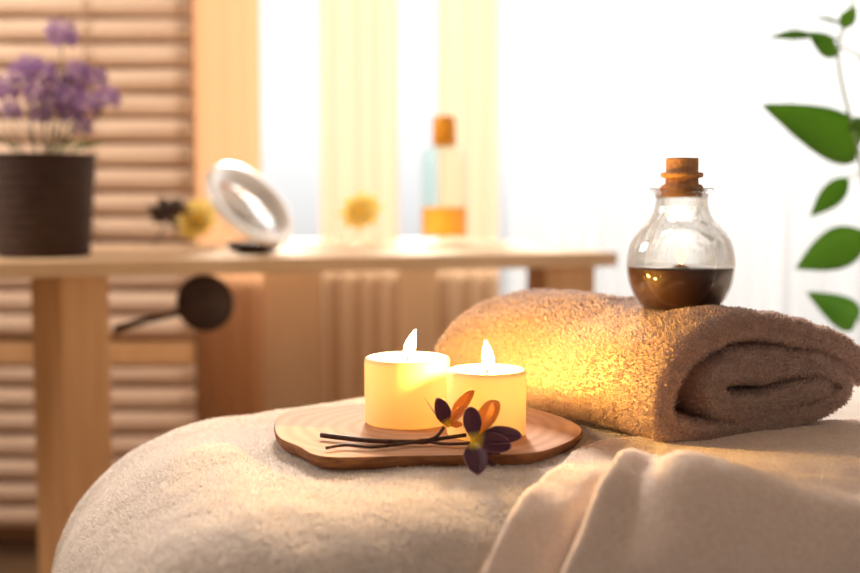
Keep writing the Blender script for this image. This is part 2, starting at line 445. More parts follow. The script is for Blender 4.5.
def curtain(name, x0, x1, y, mat_, label, waves, amp, z0=0.02, z1=2.5, group=None):
    root = empty(name, ((x0 + x1) / 2, y, z0), 0, label, 'curtain', group)
    xc = (x0 + x1) / 2
    ph = random.random() * 6
    def fn(u, v):
        x = x0 + (x1 - x0) * u - xc; a = u * waves * 2 * math.pi + ph
        return Vector((x + 0.25 * amp * math.sin(2 * a + 1 + v), amp * math.sin(a + 0.5 * math.sin(a * 0.37) + 0.25 * math.sin(v * 3 + u * 4)) * (0.55 + 0.45 * (1 - v)), v * (z1 - z0)))
    MB().grid(fn, max(30, int(waves * 16)), 14).build('drape', mat_, root)
    MB().box((x0 - xc - .01, -.025, z1 - z0), (x1 - xc + .01, .025, z1 - z0 + .05)).build('heading_tape', mat_, root, smooth=False)
    return root

curtain('curtain', -0.645, -0.45, 3.215, M_peach, 'opaque peach linen curtain gathered at the left edge of the window', 3.5, 0.003)
curtain('curtain', -0.30, -0.085, 3.25, M_yellow, 'narrow pale yellow voile strip hanging behind the small yellow flower', 4, 0.009)
curtain('curtain', 0.02, 0.185, 3.245, M_yellow, 'narrow pale yellow voile strip hanging behind the amber-capped bottle', 3, 0.009)
curtain('curtain', 0.215, 2.45, 3.28, M_whitesheer, 'wide white sheer curtain behind the hanging green leaves', 22, 0.025)
cp = MB().tube([(-0.75, 3.24, 2.58), (2.52, 3.24, 2.58)], 0.014, 12)
rod = tag(cp.build('curtain_rod', M_frame), 'white curtain rod running above the window', 'curtain rod')

# slatted wooden blind on the left
bx0, bx1 = -1.75, -0.615
by = 3.10
blind = empty('slatted_blind', ((bx0 + bx1) / 2, by, 0), 0, 'wooden blind of horizontal slats behind the potted lavender', 'blind')
hw = (bx1 - bx0) / 2
MB().box((-hw, 0.035, 0.05), (hw, 0.05, 2.5)).build('backing', M_slatback, blind, smooth=False)
pitch = 24.4 / FPX * by
zs = CZ + (190 - 33) / FPX * by
k0 = int((zs - 0.1) / pitch)
for k in range(-k0, 13):
    z = zs + k * pitch
    if abs(z - (CZ - (353 - 190) / FPX * by)) < 0.03:
        continue
    s = MB(); hh = pitch * 0.44
    prof = [(-0.008, -hh), (-0.022, -hh * .6), (-0.027, 0), (-0.022, hh * .6), (-0.008, hh), (0.012, hh * .8), (0.012, -hh * .8)]
    v = []; nn = 24
    for i in range(nn + 1):
        x = -hw + 2 * hw * i / nn
        for (yy, zz) in prof:
            v.append((x, yy + 0.003 * noise.noise((x * 4, k * 3.1, 0)), z + zz + 0.003 * noise.noise((x * 3, k * 1.7, 5))))
    m_ = len(prof)
    f = [(i * m_ + j, (i + 1) * m_ + j, (i + 1) * m_ + (j + 1) % m_, i * m_ + (j + 1) % m_) for i in range(nn) for j in range(m_)]
    f += [tuple(range(m_)), tuple(reversed([nn * m_ + j for j in range(m_)]))]
    s.add(v, f).build('slat', M_slat, blind)
zr = CZ - (353 - 190) / FPX * by
MB().box((-hw, -0.03, zr - 0.028), (hw, 0.012, zr + 0.028)).build('cross_rail', M_pinev, blind, smooth=False, bevel=0.004)
for x in (-hw + 0.25, hw - 0.26):
    MB().tube([(x, -0.034, 0.1), (x, -0.034, 2.5)], 0.0025, 6).build('cord', M_slatback, blind)

# ------------------------------------------------------------------ side table
ANG = math.radians(16.3)
e1 = Vector((math.cos(ANG), math.sin(ANG), 0)); e2 = Vector((-math.sin(ANG), math.cos(ANG), 0))
TZ = 0.85
TR = Vector((0.394, 2.50, 0))           # front right corner of the table top
TL, TD, TT = 1.62, 0.56, 0.030
tb = empty('side_table', (TR.x, TR.y, 0), ANG, 'long pale pine side table under the window, bearing the lavender pot', 'table')
MB().box((-TL, 0, TZ - TT), (0, TD, TZ)).build('tabletop', M_top, tb, smooth=False, bevel=0.004)
lw = 0.085
def leg(u0, u1, v0, v1, ch=0.0):
    z0, z1 = 0, TZ - TT
    c = [(u0 + ch, v0), (u1, v0), (u1, v1), (u0, v1), (u0, v0 + ch * 1.0)] if ch else [(u0, v0), (u1, v0), (u1, v1), (u0, v1)]
    n = len(c); m = MB(); m.add([(x, y, z0) for x, y in c] + [(x, y, z1) for x, y in c],
                                [tuple(reversed(range(n))), tuple(range(n, 2 * n))] + [(i, (i + 1) % n, n + (i + 1) % n, n + i) for i in range(n)])
    return m.build('leg', M_pinev, tb, smooth=False, bevel=0.002)
leg(-1.172, -1.172 + 0.140, 0.03, 0.14, 0.055)
leg(-0.148, -0.038, 0.03, 0.13)
leg(-1.110, -1.035, 0.25, 0.33)
leg(-0.078, -0.006, 0.25, 0.33)

def on_table(px, py):
    """point of the table top seen at this pixel"""
    a = W(px, py, 1.0) - Vector((0, 0, CZ)); t = (TZ - CZ) / a.z
    return Vector((a.x * t, t, TZ))

# lavender in its woven pot
pp = Vector((W(44, 250, 2.36).x, 2.36, TZ + 0.0005))
sc_ = 2.36 / FPX
pot = empty('potted_lavender', pp, 0, 'purple lavender in a dark brown woven pot on the table', 'potted plant')
Rt, Rb, Hp = 52 * sc_, 45 * sc_, 101 * sc_
prof = [(0.0, 0), (Rb * .96, 0), (Rb, 0.004)]
for i in range(1, 41):
    t = i / 40; prof.append((Rb + (Rt - Rb) * t + 0.0012 * math.sin(i * math.pi / 2), 0.004 + (Hp - 0.012) * t))
prof += [(Rt + .003, Hp - .006), (Rt + .002, Hp), (Rt - .006, Hp), (Rt - .008, Hp - .02), (0, Hp - .02)]
MB().lathe(prof, 64).build('pot', M_pot, pot)
MB().lathe([(0.0, Hp - .019), (Rt * .5, Hp - .014), (Rt - .01, Hp - .018)], 40).build('soil', M_soil, pot)
heads = [(62, 40, 1.2), (45, 76, 1.0), (22, 78, 1.0), (74, 88, 1.0), (108, 101, .95), (36, 98, 1.0), (58, 92, 1.1), (5, 94, 1.1), (88, 108, 1.0),
         (52, 108, .9), (70, 116, 1.0), (96, 80, .9), (12, 112, .8), (82, 128, .8), (66, 104, 1.1), (40, 116, .8), (-14, 90, 1), (-25, 110, .9), (30, 68, .9), (78, 74, .9)]
random.seed(11)
for i, (hx, hy, s_) in enumerate(heads):
    y = 2.36 + random.uniform(-.045, .045)
    T = W(hx, hy, y) - pp
    base = Vector(((T.x) * 0.35 + random.uniform(-.01, .01), (T.y) * .5, Hp - 0.018))
    pts = spline([tuple(base), tuple(base.lerp(T, .5) + Vector((random.uniform(-.008, .008), 0, .01))), tuple(T)], 5)
    st = MB().tube(pts, 0.0016, 6).build('flower_stem', M_lavstem, pot)
    fl = MB()
    for j in range(26):       # florets spiralling up the spike
        t = j / 26; a = j * 2.4; rr = (0.019 - 0.010 * abs(t - .35)) * s_
        c = T + Vector((math.cos(a) * rr * .6, math.sin(a) * rr * .6, -0.014 + 0.040 * t * s_))
        out = Vector((math.cos(a), math.sin(a), .7)).normalized(); sd = out.cross(Vector((0, 0, 1))).normalized()
        tip = c + out * rr * 1.3
        up = out.cross(sd)
        fl.add([c, c + out * rr * .7 + sd * rr * .45, tip, c + out * rr * .7 - sd * rr * .45, c + out * rr * .6 + up * rr * .4],
               [(0, 1, 4), (1, 2, 4), (2, 3, 4), (3, 0, 4), (0, 3, 2, 1)])
    fl.build('flower_head', M_lav, st)


def leaf_mesh(m, base, tip, width, normal, n=10, curl=0.1, heart=False, droop=0.0, thick=0.0006):
    base, tip = Vector(base), Vector(tip); d = tip - base; L = d.length; d.normalize()
    sd = d.cross(Vector(normal)).normalized(); up = sd.cross(d)
    def fn(u, v):
        if heart: wd = (math.sin(math.pi * min(1, (u * .96 + .04)) ** 0.62)) ** .8 * (1 - .25 * u)
        else: wd = math.sin(math.pi * (u * .97 + .015) ** 0.8)
        k = (v - .5) * 2
        return base + d * L * u + sd * k * width / 2 * wd + up * (curl * width * k * k * wd - droop * L * u * u + 0.0)
    m.grid(fn, n, 6, thick)
    return m

for (bx_, by_, tx, ty, wd) in ((66, 152, 106, 143, .022), (50, 152, 88, 140, .018), (20, 152, -6, 135, .02)):
    leaf_mesh(MB(), W(bx_, by_, 2.33) - pp, W(tx, ty, 2.29) - pp, wd, (0, -.5, 1), heart=False).build('leaf', M_leaf, pot)

# round table mirror leaning on a small dark bowl, tilted to the light
def disc_frame(center, major_dir, normal):
    nrm = Vector(normal).normalized(); a = (Vector(major_dir) - nrm * Vector(major_dir).dot(nrm)).normalized(); b = nrm.cross(a)
    return Matrix(((a.x, b.x, nrm.x, center[0]), (a.y, b.y, nrm.y, center[1]), (a.z, b.z, nrm.z, center[2]), (0, 0, 0, 1)))

my = 2.45
mc = W(250, 204, my); mR = 52 * my / FPX
mir = empty('round_mirror', (0, 0, 0), 0, 'round silver-rimmed table mirror leaning back beside the yellow blossom', 'mirror')
# the disc leans steeply: its low edge rests on the table at the right
nrm = Vector((-0.475, 0.12, 0.0)); 
md = Vector((0.72, 0.0, -0.69)).normalized()
nb = Vector((0.64, -0.42, 0.64)).normalized()
F = disc_frame(mc, md, nb)
mir.matrix_world = F
MB().lathe([(mR * .75, -.006), (mR * .97, -.007), (mR, -.002), (mR * .985, .006), (mR * .90, .009), (mR * .75, .004)], 72, closed=True).build('rim', M_chrome, mir)
MB().lathe([(0, -.003), (mR * .76, -.003), (mR * .76, .002), (0, .002)], 72).build('mirror_glass', M_mirror, mir)
MB().lathe([(0, -.013), (mR * .80, -.011), (mR * .90, -.0065), (mR * .80, -.0035), (0, -.0035)], 72).build('backing', M_darkwood, mir)

# small dark bowl the mirror rests against
sb = on_table(252, 240); 
bowl = empty('small_bowl', (W(254, 240, my + .01).x, my + .01, TZ + .0005), 0, 'small dark wooden bowl under the tilted round mirror', 'bowl')
MB().lathe([(0, 0), (.025, 0), (.048, .006), (.058, .020), (.055, .022), (.045, .010), (.02, .005), (0, .005)], 40).build('bowl_body', M_darkwood, bowl)
MB().lathe([(.0545, .019), (.060, .0195), (.060, .0225), (.0545, .023)], 40, closed=True).build('rim', M_darkwood, bowl)


def blossom(name, c, R, normal, petal_m, core_m, label, n=9, layers=2, group=None, cup=0.5):
    root = empty(name, c, 0, label, 'flower', group)
    nrm = Vector(normal).normalized(); a = nrm.orthogonal().normalized(); b = nrm.cross(a)
    for L in range(layers):
        rr = R * (1 - .28 * L); cp_ = cup * (1 + .9 * L)
        for k in range(n):
            t = 2 * math.pi * (k + .5 * L) / n
            out = a * math.cos(t) + b * math.sin(t)
            tip = out * rr + nrm * rr * cp_
            leaf_mesh(MB(), out * rr * .06, tip, rr * .75, nrm, 8, 0.15).build('petal', petal_m, root)
    MB().lathe([(0, R * .30), (R * .14, R * .28), (R * .2, R * .12), (R * .16, 0), (0, -R * .02)], 16).build('core', core_m, root)
    bpy.context.view_layer.update()
    root.children[-1].rotation_euler = nrm.to_track_quat('Z', 'Y').to_euler()
    return root

yb_ = on_table(199, 245); yy_ = yb_.y
blossom('blossom', W(199, 222, yy_), 25 * yy_ / FPX, (-.25, -.8, .45), M_yelpetal, M_yelcore, 'yellow blossom lying on the table in front of the round mirror', 9, 2, cup=.25)
# its pale base petals touching the table
q = on_table(206, 249)
fp = empty('fallen_petal', (q.x, q.y, TZ + .001), 0, 'pale fallen petal on the table under the yellow blossom', 'petal')
leaf_mesh(MB(), (-.035, 0, .001), (.045, 0.004, .004), .03, (0, 0, 1), curl=.15).build('petal_blade', M_paper, fp)
MB().tube([(-.035, 0, .0015), (-.05, .004, .002)], .0015, 6).build('stalk', M_stem, fp)

# dark dried flower
dq = on_table(168, 246)
df = empty('dried_flower', (dq.x, dq.y, TZ + .001), 0, 'dark brown dried flower head on the table left of the yellow blossom', 'dried flower')
dc = W(166, 211, dq.y) - df.location
for k in range(15):
    t = k * 2.399; ph = math.acos(1 - 2 * (k + .5) / 15)
    out = Vector((math.sin(ph) * math.cos(t), math.sin(ph) * math.sin(t), math.cos(ph) * .75))
    leaf_mesh(MB(), dc + out * .004, dc + out * (.045 + .022 * random.random()) , .030, out.orthogonal(), 6, .3).build('petal', M_darkwood, df)
MB().lathe([(0, -.014), (.012, -.008), (.015, 0), (.012, .009), (0, .014)], 16, c=dc).build('seed_head', M_darkwood, df)
MB().tube(spline([tuple(dc), tuple(dc * .5 + Vector((-.008, 0, 0))), (-.03, -.02, .003)], 6), .0022, 6).build('stalk', M_stem, df)
MB().tube(spline([tuple(dc), tuple(dc * .5 + Vector((.018, 0, 0))), (.02, .02, .003)], 6), .0022, 6).build('stalk', M_stem, df)

# yellow flower in a low glass dish
gq = on_table(360, 246)
gd = empty('glass_dish', (gq.x, gq.y + .02, TZ + .0005), 0, 'low clear glass dish on the table under the small yellow flower', 'dish')
MB().lathe([(0, 0), (.045, 0), (.052, .006), (.056, .020), (.0535, .020), (.049, .008), (.043, .004), (0, .004)], 48).build('dish_body', M_glass_clear, gd)
MB().lathe([(.0535, .0195), (.057, .0195), (.057, .0225), (.0535, .0225)], 48, closed=True).build('rim', M_glass_clear, gd)
gy = gq.y + .02
blossom('blossom', W(362, 214, gy), 24 * gy / FPX, (-.2, -.8, .5), M_yelpetal, M_yelcore, 'small yellow flower resting in the low glass dish before the window', 8, 2, cup=.25)

# bottle with amber cap
bq = on_table(444, 244.5); bs = bq.y / FPX
bt = empty('glass_bottle', (bq.x, bq.y, TZ + .0005), 0, 'clear glass bottle of orange oil with a square amber cap', 'bottle')
r0, hb = 24 * bs, 100 * bs
outer = [(0, 0), (r0 * .93, 0), (r0, .006), (r0, hb * .84), (r0 * .97, hb * .90), (r0 * .82, hb * .95), (r0 * .55, hb * .98), (r0 * .44, hb)]
inner = [(r0 * .33, hb), (r0 * .45, hb * .97), (r0 * .74, hb * .935), (r0 * .89, hb * .89), (r0 * .93, hb * .84), (r0 * .93, .026), (r0 * .85, .020), (0, .020)]
MB().lathe(outer + inner, 56).build('bottle_body', M_glass_teal, bt)
MB().lathe([(0, .0205), (r0 * .84, .0205), (r0 * .922, .0265), (r0 * .922, 37 * bs), (0, 37 * bs)], 56).build('oil', M_orangeliq, bt)
MB().lathe([(0, hb + .0005), (11.5 * bs, hb + .0005), (11.5 * bs, 125 * bs), (10.8 * bs, 127 * bs), (0, 127 * bs)], 40).build('cap', M_amber, bt)
MB().lathe([(r0 * .42, hb - .006), (r0 * .50, hb - .006), (r0 * .50, hb - .001), (r0 * .42, hb - .001)], 40, closed=True).build('collar', M_amber, bt)

# dark round paddle brush hanging below the table top
hy_ = 2.33
hc = W(205, 303, hy_); hr = 29 * hy_ / FPX
ldl = empty('paddle_brush', (hc.x, hc.y, hc.z), 0, 'dark round wooden paddle brush hung under the table top', 'brush')
mtx = Matrix.Rotation(math.radians(90), 4, 'X')
hd = MB().lathe([(0, -.012), (hr * .8, -.011), (hr * .97, -.005), (hr, 0), (hr * .97, .006), (hr * .8, .011), (0, .013)], 48)
hd.v = [mtx @ v for v in hd.v]
hd.build('brush_head', M_darkwood, ldl)
hp = [W(186, 309, hy_) - hc, W(165, 316, hy_) - hc, W(140, 322, hy_) - hc, W(115, 330, hy_) - hc]
MB().tube(spline([tuple(p) for p in hp], 5), [.010, .009, .008, .0075, .007, .0065, .006, .006, .006, .0065, .007, .0075, .008, .0085, .009, .008], 12).build('handle', M_darkwood, ldl)
ztop = TZ - TT
MB().tube(spline([(0, 0.004, hr - .006), (.002, .004, (ztop - hc.z) - .001)], 4), .003, 8).build('hook', M_stem, ldl)

# ------------------------------------------------------------------ leafy plant on the right
ly = 1.90
pl = empty('leafy_plant', (0.90, ly + .05, 0), 0, 'tall green leafy plant at the right before the white sheer curtain', 'plant')
lo_ = pl.location
MB().lathe([(0, 0), (.11, 0), (.115, .01), (.15, .27), (.155, .30), (.145, .30), (.135, .26), (0, .26)], 48).build('pot', M_brownpot, pl)
MB().lathe([(0, .262), (.07, .268), (.133, .262)], 32).build('soil', M_soil, pl)
def LW(px, py, dy=0): return W(px, py, ly + dy) - lo_
stems = [[(.0, 0, .262), (.02, 0, .5), tuple(LW(905, 360)), tuple(LW(872, 230)), tuple(LW(858, 150)), tuple(LW(838, 60)), tuple(LW(850, 10)), tuple(LW(862, -30))],
         [(.02, 0, .262), (.05, 0, .55), tuple(LW(925, 330, .03)), tuple(LW(895, 200, .03)), tuple(LW(880, 120, .03)), tuple(LW(862, 60, .03)), tuple(LW(834, 46, .03))]]
for s_ in stems:
    pts = spline(s_, 6); MB().tube(pts, [0.0045 - 0.003 * i / len(pts) for i in range(len(pts))], 8).build('stem', M_leafstem, pl)
# leaves: base px, tip px, width px, normal
leaves = [((858, 150), (762, 104), 58, (0.1, -1, .25), True, 0.02),
          ((836, 56), (808, 32), 22, (.1, -1, .2), False, 0.02),
          ((814, 36), (771, 34), 13, (0, -1, .7), False, 0.12),
          ((842, 28), (856, 6), 16, (-.3, -1, .1), False, 0.0),
          ((845, 26), (815, 14), 9, (0, -.8, 1), False, 0.1),
          ((848, 178), (811, 216), 24, (.2, -1, .3), False, 0.05),
          ((866, 234), (797, 268), 42, (-.1, -1, .1), False, 0.05),
          ((856, 322), (808, 292), 36, (0, -1, .2), True, 0.05),
          ((858, 122), (900, 150), 24, (0, -1, .3), True, 0.05),
          ((862, 120), (846, 132), 12, (.4, -1, .3), True, 0.0),
          ((890, 190), (930, 120), 50, (.1, -1, .2), True, 0.02)]
for (b0, t0, wpx, nr, ht, dr) in leaves:
    dy = random.uniform(-.03, .03)
    B, T = LW(*b0, dy), LW(*t0, dy - .02)
    lf = leaf_mesh(MB(), B, T, wpx * ly / FPX, nr, 12, .12, ht, dr).build('leaf', M_leaf, pl)
    # petiole to the nearest stem point
    best = min((Vector(p) for s_ in stems for p in spline(s_, 6)), key=lambda p: (p - B).length + abs(min(0, B.z - p.z)) * .3)
    MB().tube(spline([tuple(best), tuple(best.lerp(B, .5) + Vector((0, 0, .004))), tuple(B)], 3), .0016, 6).build('petiole', M_leafstem, lf)

# ------------------------------------------------------------------ massage bed
BZ = 0.76
RB = 0.165
A_in, B_in = -0.037 + RB, 1.215          # inner flat rectangle: left edge (along e1), back edge (along e2)
A_out, B_front = 1.35, 0.80
def bed_pt(qa, qb, top=BZ):
    pa = min(max(qa, A_in), A_out); pb = min(max(qb, B_front), B_in)
    da, db = qa - pa, qb - pb; d = math.hypot(da, db)
    if d < 1e-9: off = Vector((0, 0, 0)); z = top; rr = 0
    else:
        na, nb_ = da / d, db / d; rv = RB
        lim = RB * math.pi / 2
        if d < lim: rr = RB * math.sin(d / RB); z = top - rv * (1 - math.cos(d / RB))
        else: rr = RB; z = top - rv - (d - lim)
        pa += na * rr; pb += nb_ * rr
    x, y = pa * e1.x + pb * e2.x, pa * e1.y + pb * e2.y
    z -= 0.024 * (1 - smooth(qa, A_in - .08, A_in + .20)) * smooth(qb, 0.98, 1.2)
    z += 0.0035 * noise.noise((x * 9, y * 9, z * 6)) + 0.0016 * noise.noise((x * 30, y * 30, z * 25))
    return Vector((x, y, z))

bed = empty('massage_bed', (0.35, 0.75, 0), 0, 'massage bed covered in thick white terry towelling, carrying everything in front', 'bed')
bo = bed.location
step = 0.008
ext = RB * math.pi / 2 + 0.33
As = np.arange(A_in - ext, A_out + ext, step); Bs = np.concatenate([np.arange(B_front - ext, 0.60, 0.02), np.arange(0.60, B_in + ext, step)])
As = np.concatenate([np.arange(A_in - ext, 0.95, step), np.arange(0.95, A_out + ext, 0.02)])
bv = [bed_pt(a, b) - bo for a in As for b in Bs]
nb2 = len(Bs)
bf = [(i * nb2 + j, (i + 1) * nb2 + j, (i + 1) * nb2 + j + 1, i * nb2 + j + 1) for i in range(len(As) - 1) for j in range(nb2 - 1)]
MB().add(bv, bf).build('towelling_cover', M_towel_w, bed)
cover = bed.children[0]
bow = np.array(bo)
def acc_bed(c):
    c = c + bow
    px = 430 + FPX * c[:, 0] / np.maximum(c[:, 1], .1); y_ = c[:, 1]
    py = 190 + FPX * (CZ - c[:, 2]) / np.maximum(y_, .1)
    return ((px > -60) & (px < 760) & (py < 660) & (c[:, 2] > .42) & (y_ > .5)).astype(float)
pile(cover, bv, bf, M_towel_w, 430000, 0.0024, 0.0011, accept=acc_bed)
fm = Matrix.Translation(-bo) @ Matrix.Rotation(ANG, 4, 'Z')
MB().box((A_in - .10, B_front - .02, .40), (A_out + .1, B_in + .08, .58), fm).build('mattress', M_frame, bed, smooth=False, bevel=.02)
MB().box((A_in - .08, B_front, .34), (A_out + .08, B_in + .06, .40), fm).build('bed_frame', M_pine, bed, smooth=False, bevel=.005)
for a, b in ((A_in, B_front + .03), (A_out, B_front + .03), (A_in, B_in - .06), (A_out, B_in - .06)):
    MB().box((a - .03, b - .03, 0), (a + .03, b + .03, .34), fm).build('leg', M_pinev, bed, smooth=False, bevel=.003)

# ------------------------------------------------------------------ blush blanket lying over the right of the bed
ct = Vector((0.34, 0.94, 0)).normalized(); cw = Vector((ct.y, -ct.x, 0))     # along the hem / across it
C0 = Vector((0.010, 0.66, 0))
def blanket_pt(wv_, tv):
    hemx = wv_ + 0.006 * math.sin(tv * 14)
    # hem strip, then the thicker double layer
    near = 1 - smooth(tv, .20, .31)
    h = 0.0062 + (0.002 + .009 * near) * smooth(hemx, -0.001, 0.007)
    s2 = 0.043 + 0.010 * math.sin(tv * 9 + .6) + 0.02 * smooth(tv, .15, .42)
    h += (0.002 + 0.022 * near) * smooth(hemx, s2 - .001, s2 + .009)
    amp = 0.05 + 0.95 * near
    h -= near * 0.010 * math.exp(-((hemx - s2 + .004) / .006) ** 2)
    h -= near * 0.006 * math.exp(-((hemx - s2 - .030) / .010) ** 2)
    h += amp * 0.012 * smooth(hemx, .07, .16) * (0.6 + .4 * math.sin(tv * 7 + wv_ * 10))
    h += amp * 0.006 * math.sin(wv_ * 42 + tv * 18) * smooth(hemx, .06, .12)
    h -= amp * 0.010 * math.exp(-((wv_ - .235 - .1 * tv) / .010) ** 2) * near
    h += near * 0.014 * smooth(wv_, .235, .30)
    p = C0 + cw * wv_ + ct * tv
    h += (.0008 + 0.0022 * near) * noise.noise((p.x * 22, p.y * 22, 1.0)) + 0.0008 * noise.noise((p.x * 70, p.y * 70, 3.0))
    a, b = p.dot(e1), p.dot(e2)
    q = bed_pt(a, b)
    return Vector((q.x, q.y, q.z + h))
bl = empty('blanket', (0.4, 0.8, BZ), 0, 'soft blush pink blanket with a folded hem, spread under the rolled towel', 'blanket')
nw, ntt = 150, 130
g0, g1 = -0.17, 0.62
def blg(u, v):
    return blanket_pt(u * 0.62, g0 + (.35 + .9 * u * .62 - g0) * v) - bl.location
mb = MB().grid(blg, nw, ntt, 0.003)
mb.build('blanket_body', M_blanket, bl)
topf = mb.f[:nw * ntt]
pile(bl.children[0], mb.v, [tuple(q) for q in topf], M_blanket, 120000, 0.0011, 0.0006, name='soft_nap', lean=0.9,
     accept=lambda c: ((c[:, 1] + .8) > .55).astype(float))

# ------------------------------------------------------------------ rolled taupe towel
ax = Vector((-0.5, 0.866, 0)); wx = Vector((0.866, 0.5, 0))    # along the roll (away), across it
F0 = Vector((0.180, 0.962, 0))
def face_px(cx, cy):
    """a point of the traced end face -> (across, height)"""
    px = 630 + cx / 3.37; py = 290 + cy / 3.37
    a = W(px, py, 1.0) - Vector((0, 0, CZ)); k = a.x
    u = (k * F0.y - F0.x) / (wx.x - k * wx.y); Y = F0.y + wx.y * u
    return (u, CZ + a.z * Y)
trace = [(655, 325, 46), (560, 350, 50), (450, 388, 56), (350, 400, 56), (292, 365, 54), (290, 300, 54), (350, 255, 60), (450, 248, 66), (560, 242, 52), (640, 252, 44),
         (718, 290, 38), (728, 345, 40), (640, 405, 44), (520, 440, 48), (380, 475, 46), (240, 488, 44), (150, 470, 46), (112, 400, 48), (125, 310, 50), (175, 225, 54), (260, 160, 54),
         (360, 118, 52), (470, 112, 52), (590, 138, 52), (700, 178, 52), (775, 232, 50), (800, 275, 42)]
tr = []
for cx, cy, th in trace:
    u, z = face_px(cx, cy); tr.append((u, z, th / 3.37 * 0.95 / FPX))
cl = spline(tr, 9)
cl = np.array(cl)
RL = 0.352
rt = empty('rolled_towel', (0, 0, 0), 0, 'thick taupe terry towel, folded and rolled, beside the lit candles', 'towel')
rt.location = (F0.x + wx.x * .13 + ax.x * .15, F0.y + wx.y * .13 + ax.y * .15, .77)
# closed outline of the spiral: outer side, rounded free end, inner side, rounded start
d = np.gradient(cl[:, :2], axis=0); d /= np.linalg.norm(d, axis=1)[:, None]
nr_ = np.stack([-d[:, 1], d[:, 0]], 1)
ZB = 0.7668
def ring(s, k):
    """outline at distance s from the near end; k scales the layer thickness (rounded ends)"""
    pts = []
    th = cl[:, 2] * k
    Lp = cl[:, :2] + nr_ * th[:, None]; Rp = cl[:, :2] - nr_ * th[:, None]
    m = 6
    for i in range(len(cl)): pts.append(Lp[i])
    for j in range(1, m):
        a = math.pi * j / m; pts.append(cl[-1, :2] + (nr_[-1] * math.cos(a) + d[-1] * math.sin(a)) * th[-1])
    for i in range(len(cl) - 1, -1, -1): pts.append(Rp[i])
    for j in range(1, m):
        a = math.pi * j / m; pts.append(cl[0, :2] + (-nr_[0] * math.cos(a) - d[0] * math.sin(a)) * th[0])
    out = []
    f_ = s / RL
    for (u, z) in pts:
        hz = z - ZB
        # gentle unevenness along the roll: dips, softer and lower towards the far end
        hz2 = hz * (0.955 - 0.045 * f_ + 0.02 * math.sin(f_ * 9 + u * 14))
        uu = u + 0.010 * f_ * math.sin(u * 20) + .004 * math.sin(f_ * 11 + z * 40)
        P = F0 + wx * uu + ax * s
        nz = 0.0030 * noise.noise((P.x * 18, P.y * 18, z * 18)) + 0.0022 * noise.noise((P.x * 55, P.y * 55, z * 55)) + .0011 * noise.noise((P.x * 140, P.y * 140, z * 140))
        out.append(Vector((P.x + wx.x * nz, P.y + wx.y * nz - nz * .5, max(ZB + hz2 + nz * (1 if hz > .02 else 0.2), ZB))))
    return out
rings = []
cap = 0.011
for a in (80, 62, 45, 30, 15):
    t = math.radians(a); rings.append((cap * (1 - math.sin(t)), 0.5 + 0.5 * math.cos(t)))
ns = 56
for i in range(ns + 1): rings.append((cap + (RL - 2 * cap) * i / ns, 1.0))
for a in (15, 30, 45, 62, 80):
    t = math.radians(a); rings.append((RL - cap * (1 - math.sin(t)), 0.5 + 0.5 * math.cos(t)))
rv_ = []; nR = None
for s, k in rings:
    r = ring(s, k); nR = len(r); rv_ += [p - rt.location for p in r]
rf = [(i * nR + j, i * nR + (j + 1) % nR, (i + 1) * nR + (j + 1) % nR, (i + 1) * nR + j) for i in range(len(rings) - 1) for j in range(nR)]
# end caps: strips across the layer thickness
nc = len(cl)
def capf(off, rev):
    fs = []
    for i in range(nc - 1):
        a, b = i, i + 1; c_, d_ = nc + 5 + (nc - 1 - b), nc + 5 + (nc - 1 - a)
        q = (off + a, off + b, off + c_, off + d_); fs.append(tuple(reversed(q)) if rev else q)
    q = [off + nc - 1 + j for j in range(0, 7)]; fs.append(tuple(reversed(q)) if rev else tuple(q))
    q = [off + (2 * nc + 4 + j) % nR for j in range(0, 7)]; fs.append(tuple(reversed(q)) if rev else tuple(q))
    return fs
rf += capf(0, False) + capf((len(rings) - 1) * nR, True)
MB().add(rv_, rf).build('towel_body', M_towel_t, rt)
body = rt.children[0]
import bmesh
bm = bmesh.new(); bm.from_mesh(body.data); bmesh.ops.recalc_face_normals(bm, faces=bm.faces[:]); bm.to_mesh(body.data); bm.free()
rvv = [v.co.copy() for v in body.data.vertices]; rff = [tuple(p.vertices) for p in body.data.polygons]
pile(body, rvv, rff, M_towel_t, 260000, 0.0030, 0.0014, lean=0.6)

# ------------------------------------------------------------------ wooden board
BT = 0.773
def on_z(px, py, z):
    a = W(px, py, 1.0) - Vector((0, 0, CZ)); t = (z - CZ) / a.z
    return Vector((a.x * t, t, z))
outl = [(273, 424), (280, 413), (300, 408), (340, 405), (380, 402.5), (430, 401), (500, 402), (545, 411), (574, 421), (584, 431), (570, 442), (535, 453), (480, 455), (410, 456), (325, 457), (296, 446), (277, 437)]
P = [on_z(x, y, 0) for x, y in outl]
P = [tuple(on_z(x, y, BT)) for x, y in outl]
op = spline(P, 5, closed=True)
cen = np.mean(op, axis=0)
board = empty('wooden_board', (cen[0], cen[1], BZ + .002), 0, 'thin live-edge wooden board under the two lit candles', 'board')
bl_ = np.array(board.location)
op = [np.array(p) - bl_ for p in op]; hz = BT - (BZ + .002)
v = []; n = len(op)
lev = [(0.955, 0.0), (0.975, .003), (0.985, hz * .5), (0.992, hz - .002), (0.985, hz - .0002)]
for s_, z in lev:
    for i, p in enumerate(op):
        k = s_ + (0.006 * noise.noise((i * .9, z * 120, 0)) if 0 < z < hz - .001 else 0)
        v.append((p[0] * k, p[1] * k, z))
f = [(a * n + i, a * n + (i + 1) % n, (a + 1) * n + (i + 1) % n, (a + 1) * n + i) for a in range(len(lev) - 1) for i in range(n)] + [tuple(reversed(range(n)))]
MB().add(v, f).build('bark_edge', M_bark, board)
v = [(p[0] * .985, p[1] * .985, hz - .0012) for p in op] + [(p[0] * .985, p[1] * .985, hz - .0002) for p in op] + [(p[0] * .975, p[1] * .975, hz) for p in op]
